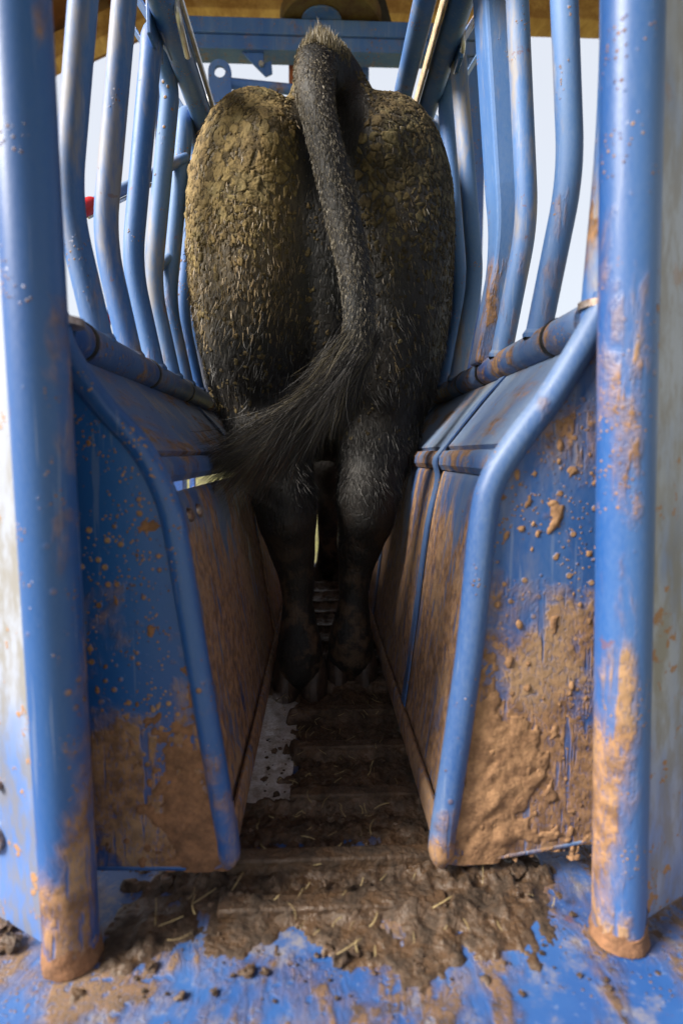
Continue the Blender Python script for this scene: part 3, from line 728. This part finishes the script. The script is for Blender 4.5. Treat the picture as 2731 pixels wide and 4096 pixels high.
# --- cracked mud crust on the rump: plates standing proud of the hide
def subdiv(V, N_, F, n):
    t = np.linspace(0, 1, n + 1); U, W = np.meshgrid(t, t); U = U.ravel(); W = W.ravel()
    wts = np.stack([(1 - U) * (1 - W), U * (1 - W), U * W, (1 - U) * W], 1)
    P = np.einsum('kj,fjc->fkc', wts, V[F]); Q = np.einsum('kj,fjc->fkc', wts, N_[F])
    k = (n + 1) ** 2; q = []
    for j in range(n):
        for i in range(n): q.append((j * (n + 1) + i, j * (n + 1) + i + 1, (j + 1) * (n + 1) + i + 1, (j + 1) * (n + 1) + i))
    q = np.array(q); FF = (np.arange(len(F))[:, None, None] * k + q[None]).reshape(-1, 4)
    P = P.reshape(-1, 3); Q = Q.reshape(-1, 3)
    _, first, inv = np.unique(np.round(P, 5), axis=0, return_index=True, return_inverse=True)
    inv = inv.reshape(-1)
    return P[first], Q[first] / np.linalg.norm(Q[first], axis=1)[:, None], inv[FF]
fc = BV[BF].mean(1); fnn = FN / (np.linalg.norm(FN, axis=1)[:, None] + 1e-12)
tail_pts = np.array(TS)
def tail_dist(P):
    d = np.full(len(P), 9.)
    for i in range(len(TS)): d = np.minimum(d, np.linalg.norm(P - tail_pts[i], axis=1) - TRS[i])
    return d
selF = (fc[:, 1] < 1.62) & (fnn[:, 1] < .45) & (fc[:, 2] > .56) & (fc[:, 2] < 1.335) & (tail_dist(fc) > .006)
CV, CN, CF = subdiv(BV, BN, BF[selF], 5)
# wrinkle the sampling so plates are not on a grid
Hh = np.empty(len(CV)); CT = np.empty((len(CV), 3))
td = tail_dist(CV)
for i in range(len(CV)):
    x, y, z = CV[i]
    wv = Vector((x, y, z))
    left = x < .02
    cx = -.15 if left else .17
    # coverage: thick at the top outer half of each cheek, thinning downwards and towards the cleft
    n1 = noise.noise(wv * 7); n2 = noise.noise(wv * 19 + Vector((3, 1, 7)))
    top = sst(.84, 1.04, z + .10 * n1) if left else sst(.90, 1.10, z + .10 * n1)
    inner = sst(.06, .115, abs(x - .03) + .03 * n1 + (.02 if not left else 0))
    inner *= sst(.0, .02, td[i])
    crest = 1 - sst(1.27, 1.31, z)
    m = top * inner * crest
    wq = wv + Vector((n2, noise.noise(wv * 19 + Vector((9, 2, 1))), noise.noise(wv * 19 + Vector((4, 8, 2))))) * .009 + noise.noise_vector(wv * 85) * .0028
    q = Vector((wq.x, wq.y, wq.z * .85)); 
    cs = .021 if noise.noise(wv * 9 + Vector((2.2, 7, 1))) + 2.2 * sst(.12, .02, math.hypot(abs(x) - .13, z - 1.08)) > .55 else .0120
    dA, pA = noise.voronoi(q / cs); eA = dA[1] - dA[0]; rA = noise.cell(pA[0] * 7.3)
    q2 = Vector((wq.x, wq.y, wq.z * .42)); dB, pB = noise.voronoi(q2 / .0080); eB = dB[1] - dB[0]; rB = noise.cell(pB[0] * 5.1)
    gA = .012 + (1 - m) * .22; dv = q / cs - pA[0]; tilt = (dv.x * math.sin(rA * 40) + dv.z * math.cos(rA * 40)); hA = sst(gA, gA + .07, eA) * max(.0006, .0014 + .0006 * rA + .0017 * tilt) if m > .15 + .6 * rA * (1 - sst(.92, 1.12, z)) else 0
    low = sst(.72, .98, z + .08 * n1) * inner * crest * (1. if left else .72)
    gB = .05 + (1 - low) * .4; hB = sst(gB, gB + .07, eB) * (.0008 + .0016 * rB) if low > .05 + .85 * rB else 0
    h = max(hA, hB)
    if h > 0: h += .0008 * fbm(wv * 75, 3) + .0007 * noise.noise(wv * 260) + (.005 * max(0, fbm(wv * 34, 3)) * sst(.17, .24, abs(x)) if left else 0)
    Hh[i] = h
    rr_ = rA if hA >= hB else rB
    olive = .5 + .5 * noise.noise(wv * 11 + Vector((5, 5, 5)))
    base = np.array((.255, .172, .080)) * (1 - olive) + np.array((.190, .142, .052)) * olive
    if not left: base = base * .40  # right cheek's mud painted darker, as the side away from the sun
    k = .74 + .42 * rr_
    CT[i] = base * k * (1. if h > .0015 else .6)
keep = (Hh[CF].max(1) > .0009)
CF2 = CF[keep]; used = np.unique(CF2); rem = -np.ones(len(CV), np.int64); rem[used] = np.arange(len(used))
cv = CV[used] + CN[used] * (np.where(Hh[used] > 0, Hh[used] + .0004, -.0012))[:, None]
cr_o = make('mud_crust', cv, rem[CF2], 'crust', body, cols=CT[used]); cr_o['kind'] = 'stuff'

# --- coat hair as fine tapered blades
def sample(mask, n):
    F = BF[mask]; ar = np.linalg.norm(FN[mask], axis=1) * .5; pr = ar / ar.sum()
    f = rng.choice(len(F), n, p=pr); a_, b_ = rng.random(n), rng.random(n)
    wt = np.stack([(1 - a_) * (1 - b_), a_ * (1 - b_), a_ * b_, (1 - a_) * b_], 1)
    return np.einsum('nj,njc->nc', wt, BV[F[f]]), np.einsum('nj,njc->nc', wt, BN[F[f]])
def nfield(P, sc, seed):
    return np.array([noise.noise_vector(Vector(p) * sc + Vector((seed, seed * 2, 1))) for p in P])
def hairs(name, P, N_, L, dirs, lift, width, tint, parent, seg=3, curl=.4, kind=True, droop=.5, seed=1., scn=25):
    n = len(P); sw = nfield(P, scn, seed)
    T = dirs - N_ * np.sum(dirs * N_, 1)[:, None]; T /= np.linalg.norm(T, axis=1)[:, None] + 1e-9
    d = T + N_ * lift[:, None] + sw * curl + rng.normal(0, .10, (n, 3)); d /= np.linalg.norm(d, axis=1)[:, None]
    p = P.copy() - N_ * .001; pts = [p.copy()]; Lc = L[:, None] / seg
    sw2 = rng.normal(0, .28 * curl + .05, (n, 3))
    for k in range(seg):
        p = p + d * Lc; pts.append(p.copy()); d = d + T * droop * .3 + np.array([0, 0, -.12 * droop]) + sw2; d /= np.linalg.norm(d, axis=1)[:, None]
    side = np.cross(d, np.array([0, -1., 0]) + rng.normal(0, .6, (n, 3))); side /= np.linalg.norm(side, axis=1)[:, None] + 1e-9
    vs_ = []
    for k in range(seg):
        wk = (width * (1 - .75 * k / seg))[:, None] * .5; vs_ += [pts[k] - side * wk, pts[k] + side * wk]
    vs_.append(pts[seg]); m = 2 * seg + 1
    V = np.stack(vs_, 1).reshape(-1, 3); b = np.arange(n)[:, None] * m; F = []
    for k in range(seg - 1): F.append(b + np.array([[2 * k, 2 * k + 1, 2 * k + 3, 2 * k + 2]]))
    quads = np.concatenate(F).tolist() if F else []; tris = (b + np.array([[2 * seg - 2, 2 * seg - 1, 2 * seg]])).tolist()
    C = np.repeat(tint, m, axis=0)
    o = make(name, V, quads + tris, 'hair', parent, cols=C)
    if kind: o['kind'] = 'stuff'
    return o
td_f = tail_dist(fc)
rear = (fc[:, 1] < 1.62) & (fnn[:, 1] < .6) & (fc[:, 2] > .07) & (td_f > .004)
P, N_ = sample(rear, 60000)
z = P[:, 2]; L_ = .010 + .012 * np.clip((.95 - z) / .25, 0, 1) * np.clip((z - .25) / .2, 0, 1); L_ *= .6 + .8 * rng.random(len(P))
L_ = np.where(z > 1.05, L_ * .8, L_); L_ = np.where(z < .42, .006, L_)
tc = np.tile(np.array([.013, .012, .012]), (len(P), 1)) * (.5 + 1.0 * rng.random((len(P), 1)))
mudz = np.clip((z - .72) / .22, 0, 1) * (P[:, 0] < .02) + .45 * np.clip((z - .66) / .3, 0, 1) * (P[:, 0] >= .02)
mudm = rng.random(len(P)) < mudz * .62 * np.where(z > 1.0, .5, 1) * np.clip((abs(P[:, 0] - .03) - .03) / .06, .08, 1)
tc[mudm] = np.array([.145, .106, .054]) * (.5 + .9 * rng.random((mudm.sum(), 1)))
pale = (rng.random(len(P)) < .06) & (z < .86) & (z > .45); tc[pale] = np.array([.12, .112, .105]); L_[pale] *= 1.3; tc[z < .4] = tc[z < .4] * 1.2  # pale strands stand in for the sheen on the lower coat
out = np.zeros_like(P); out[:, 2] = -1; out[:, 0] = np.sign(P[:, 0] - .02) * .25
hairs('coat_hair', P, N_, L_, out, .18 + .16 * rng.random(len(P)), np.full(len(P), .0013), tc, body, curl=.55)
# matted muddy locks lying on the cheeks
P, N_ = sample(rear & (fc[:, 2] > .62) & (fc[:, 2] < 1.26), 26000)
kp = rng.random(len(P)) < mud_zone(P) * np.clip(1.3 - (P[:, 2] - .78) / .22, .10, 1.); P, N_ = P[kp], N_[kp]
tc = np.array([.185, .130, .066])[None] * (.45 + .95 * rng.random((len(P), 1))); tc[P[:, 0] > .02] *= .35  # right-hand locks darkened to match the shade painted on that cheek
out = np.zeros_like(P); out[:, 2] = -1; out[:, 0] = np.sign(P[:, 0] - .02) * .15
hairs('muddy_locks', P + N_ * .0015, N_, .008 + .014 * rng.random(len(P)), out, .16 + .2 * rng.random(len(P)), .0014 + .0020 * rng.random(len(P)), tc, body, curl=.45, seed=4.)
# tail coat
tl = (td_f <= .006) & (fc[:, 1] < 1.3)
P, N_ = sample(tl, 22000)
ti = np.array([np.argmin(np.linalg.norm(tail_pts - p, axis=1)) for p in P]); tang = np.gradient(tail_pts, axis=0); tang /= np.linalg.norm(tang, axis=1)[:, None]
L_ = (.010 + .012 * np.clip((ti - 40) / 15, 0, 1)) * (.6 + .8 * rng.random(len(P)))
f_ = ti / (len(TS) - 1)
tc = np.array([.175, .148, .105])[None] * (.45 + .9 * rng.random((len(P), 1)))
drk = (rng.random(len(P)) < .25 + .35 * (N_[:, 0] > .25)); tc[drk] = np.array([.03, .026, .022])  # more dark hairs on the right-facing side, painting the tail's shaded flank
ol = (f_ < .09) & (rng.random(len(P)) < .75); tc[ol] = np.array([.16, .125, .045]) * (.6 + .8 * rng.random((ol.sum(), 1)))
drk2 = (f_ > .82) & (rng.random(len(P)) < .7); tc[drk2] = np.array([.025, .02, .016])
hairs('tail_hair', P, N_, L_, tang[ti], .14 + .16 * rng.random(len(P)), np.full(len(P), .0012), tc, body, curl=.22, seed=3.)
# tuft of erect hair on the tail head
tp = (np.abs(fc[:, 0] - .01) < .06) & (fc[:, 2] > 1.28) & (fc[:, 1] < 1.34)
P, N_ = sample(tp, 2600); up = np.zeros_like(P); up[:, 2] = 1; up[:, 0] = -(P[:, 0] - .002) * 9
tc = np.array([.13, .10, .05])[None] * (.3 + 1.1 * rng.random((len(P), 1)))
hairs('crest_hair', P, N_, (.012 + .020 * rng.random(len(P))) * np.clip(1.4 - np.abs(P[:, 0] - .005) / .04, .35, 1.4), up, .5 + .3 * rng.random(len(P)), np.full(len(P), .0013), tc, body, curl=.35, droop=.0, seed=6.)
# switch: long strands swinging to the left
n = 16000; NL = 120
lk = rng.integers(0, NL, n); lt0 = rng.random(NL) ** 1.2 * 13; loff = rng.normal(0, .45, (NL, 3)); ldir = rng.normal(0, .05, (NL, 3)); llen = .75 + .5 * rng.random(NL)
t0 = lt0[lk] + rng.random(n) * 1.5
i0 = np.clip((len(TS) - 1 - t0).astype(int), 0, len(TS) - 1)
rad_ = np.array(TRS)[i0][:, None]
P = tail_pts[i0] + (loff[lk] + rng.normal(0, .22, (n, 3))) * rad_; N_ = np.zeros((n, 3))
dirs = tang[i0] * .7 + np.array([-.50, -.02, -.36]) + ldir[lk] + loff[lk] * .04 - rng.normal(0, .02, (n, 3))
tc = np.array([.018, .015, .013])[None] * (.5 + .9 * rng.random((n, 1)))
br = np.isin(lk, np.arange(5)) & (t0 < 8); tc[br] = np.array([.10, .045, .02])
br = np.isin(lk, np.arange(5, 22)) & (rng.random(n) < .7); tc[br] = np.array([.10, .082, .048])
L_ = (.13 + .06 * rng.random(n)) * llen[lk] * np.clip(1.2 - t0 / 26, .5, 1.2)
hairs('tail_switch', P, N_, L_, dirs, np.zeros(n), np.full(n, .0008), tc, body, seg=6, curl=.06, droop=.30, seed=9., scn=9)

# hooves: two claws a foot
def claw(x, y, s_, yaw):
    g = MB(); n = 14; rings = []
    for (z, w_, l_, sh) in ((.003, .0305, .050, .0), (.026, .0302, .049, .001), (.050, .0295, .046, .004), (.072, .026, .040, .008), (.084, .014, .022, .010)):
        rings.append([(x + w_ * math.cos(t), y + sh + l_ * math.sin(t) * (1. if math.sin(t) < 0 else 1.35), z) for t in np.linspace(0, 2 * math.pi, n + 1)[:-1]])
    v = [p for r_ in rings for p in r_]; f = [(k * n + j, k * n + (j + 1) % n, (k + 1) * n + (j + 1) % n, (k + 1) * n + j) for k in range(4) for j in range(n)]
    f += [tuple(range(n))[::-1], tuple(4 * n + j for j in range(n))]; g.add(v, f); g.build('hoof_claw', 'hoof', body)
for (x, y) in ((-.043, 1.206), (.072, 1.257), (.035, 2.33), (.115, 2.47)):
    claw(x - .0300, y, -1, 0); claw(x + .0300, y, 1, 0)

# ------------------------------------------------------------------ manure and mud on the floor, straw
st = .0034
X = np.arange(-.245, .300, st); Y = np.concatenate([np.arange(.505, 1.30, st), np.arange(1.30, 2.5, .012)])
cl_y = [.614, .676, .81, .95, 1.09, 1.23, 1.37, 1.51, 1.65, 1.79, 1.93, 2.07, 2.21, 2.35]
V = []; Hm = np.zeros((len(Y), len(X)))
for j, y in enumerate(Y):
    dc = min(abs(y - c) for c in cl_y)
    for i, x in enumerate(X):
        b1 = fbm((x * 6, y * 6, .4), 4); b2 = fbm((x * 34, y * 34, 2.), 5); b3 = abs(noise.noise(Vector((x * 110, y * 110, 5.)))) + .6 * noise.noise(Vector((x * 230, y * 230, 1.)))
        if y < .73:
            c = sst(.525, .62, y + .06 * b1) * sst(-.225, -.165, x + .05 * b1) * sst(.295, .25, x + .05 * b1)
            h = -.010 + .014 * c + .006 * b1 + .010 * b2 + .006 * b3 * c
            if -.11 < x < .14: h += .005 * sst(.03, .0, dc)
            h += .012 * sst(.62, .66, y) * sst(.705, .68, y) * (sst(.12, .17, x) + sst(-.10, -.14, x)) * (.5 + b2)
        else:
            lf = sst(-.060, -.035, x + .030 * b2 + .012 * b1) if y < 1.20 else 1
            if .70 < y < .80: lf = 1
            h = -.004 + .010 * lf + .006 * b1 + .008 * b2 + .005 * b3 + .014 * sst(.032, .008, dc) * lf - .016 * (1 - lf)
            if x < -.125 or x > .155: h -= .02
        if y < .72 and h < .0012:
            h2 = .0016 * (fbm((x * 16, y * 7, 8.), 5) + .25 * b2 + .75 * c + .55 * sst(.50, .57, y) - .80)
            h = max(h, h2)
        Hm[j, i] = h; V.append((x, y, .0012 + h if h > 0 else -.002))
nx = len(X)
F = [(j * nx + i, j * nx + i + 1, (j + 1) * nx + i + 1, (j + 1) * nx + i) for j in range(len(Y) - 1) for i in range(nx - 1)
     if max(Hm[j, i], Hm[j, i + 1], Hm[j + 1, i], Hm[j + 1, i + 1]) > 0]
mo = make('manure', V, F, 'manure'); mo['kind'] = 'stuff'; mo['label'] = 'dark trodden manure and mud covering the chute floor'; mo['category'] = 'manure'
# wet strip of bare floor by the left sheet, its sky reflection painted pale
g = MB(); g.box((-.118, .80, .0008), (-.045, 1.45, .0045)); g.build('wet_sheen_strip', simple('wet_floor_sky_sheen', (.72, .72, .74), (.30, .27, .23), 55, .12, 0, .35, .003, rough2=.45), fl)
# clods
g = MB(); rd = random.Random(11)
def clod(g, c, r_):
    bm = bmesh.new(); bmesh.ops.create_icosphere(bm, subdivisions=2, radius=1)
    sd_ = rd.random() * 50; v = []
    for q in bm.verts:
        k = .8 + .7 * fbm(q.co * 2.2 + Vector((sd_, 0, 0)), 4); v.append((c[0] + q.co.x * r_ * k, c[1] + q.co.y * r_ * k, c[2] + q.co.z * r_ * k * .65))
    bm.verts.index_update(); g.add(v, [tuple(q.index for q in f.verts) for f in bm.faces]); bm.free()
for k in range(330):
    y = .50 + rd.random() ** 1.1 * .5; x = rd.uniform(-.23, .29) if y < .72 else rd.uniform(-.10, .13)
    edge = y < .60
    r_ = (.0016 + .0055 * rd.random() ** 3) * (1 if not edge else .8); clod(g, (x, y, (.012 if y > .60 else .001) + r_ * .3), r_)
for (x, y, r_) in [(.02, .545, .012), (.035, .552, .009), (.008, .556, .008), (-.175, .545, .0075), (-.075, .535, .008), (.10, .535, .006), (-.335, .575, .014), (-.35, .60, .012), (.245, .66, .018), (.22, .68, .015), (.27, .675, .013), (.20, .655, .014), (-.19, .66, .013), (-.16, .675, .015)]:
    clod(g, (x, y, r_ * .35), r_)
co = g.build('loose_clods', 'manure', None, smooth=False, autosmooth=None); co['kind'] = 'stuff'; co['label'] = 'small crumbs and clods of dung scattered on the floor plate'; co['category'] = 'dung'
# straw
g = MB()
def stalk(c, L, az, r_, bend, rise):
    pts = []
    for k in range(5):
        t = k / 4 - .5; pts.append((c[0] + math.cos(az + bend * t) * L * t, c[1] + math.sin(az + bend * t) * L * t, c[2] + rise * (t + .5)))
    g.tube(pts, r_, 5)
for k in range(110):
    y = .53 + rd.random() * .62; x = rd.uniform(-.20, .27) if y < .71 else rd.uniform(-.09, .12)
    stalk((x, y, .020 + rd.random() * .006), .006 + .022 * rd.random() ** 2, rd.random() * 3.14, .0003 + .0004 * rd.random(), rd.uniform(-.8, .8), rd.random() * .008)
for (x, y, L, az, r_) in [(-.185, .60, .035, 1.8, .0007), (-.165, .585, .035, .05, .0007), (-.135, .62, .035, .4, .0007), (.03, .545, .035, .3, .0010), (.20, .645, .035, 1.3, .0006), (-.01, .665, .03, -.4, .001), (.14, .60, .03, .2, .0009), (-.1, .64, .03, 1.0, .001)]:
    stalk((x, y, .012), L * .8, az, r_ * .8, .08, .010)
so = g.build('loose_straw', 'straw', None, autosmooth=None); so['kind'] = 'stuff'; so['label'] = 'scattered bits of yellow straw lying in the floor muck'; so['category'] = 'straw'
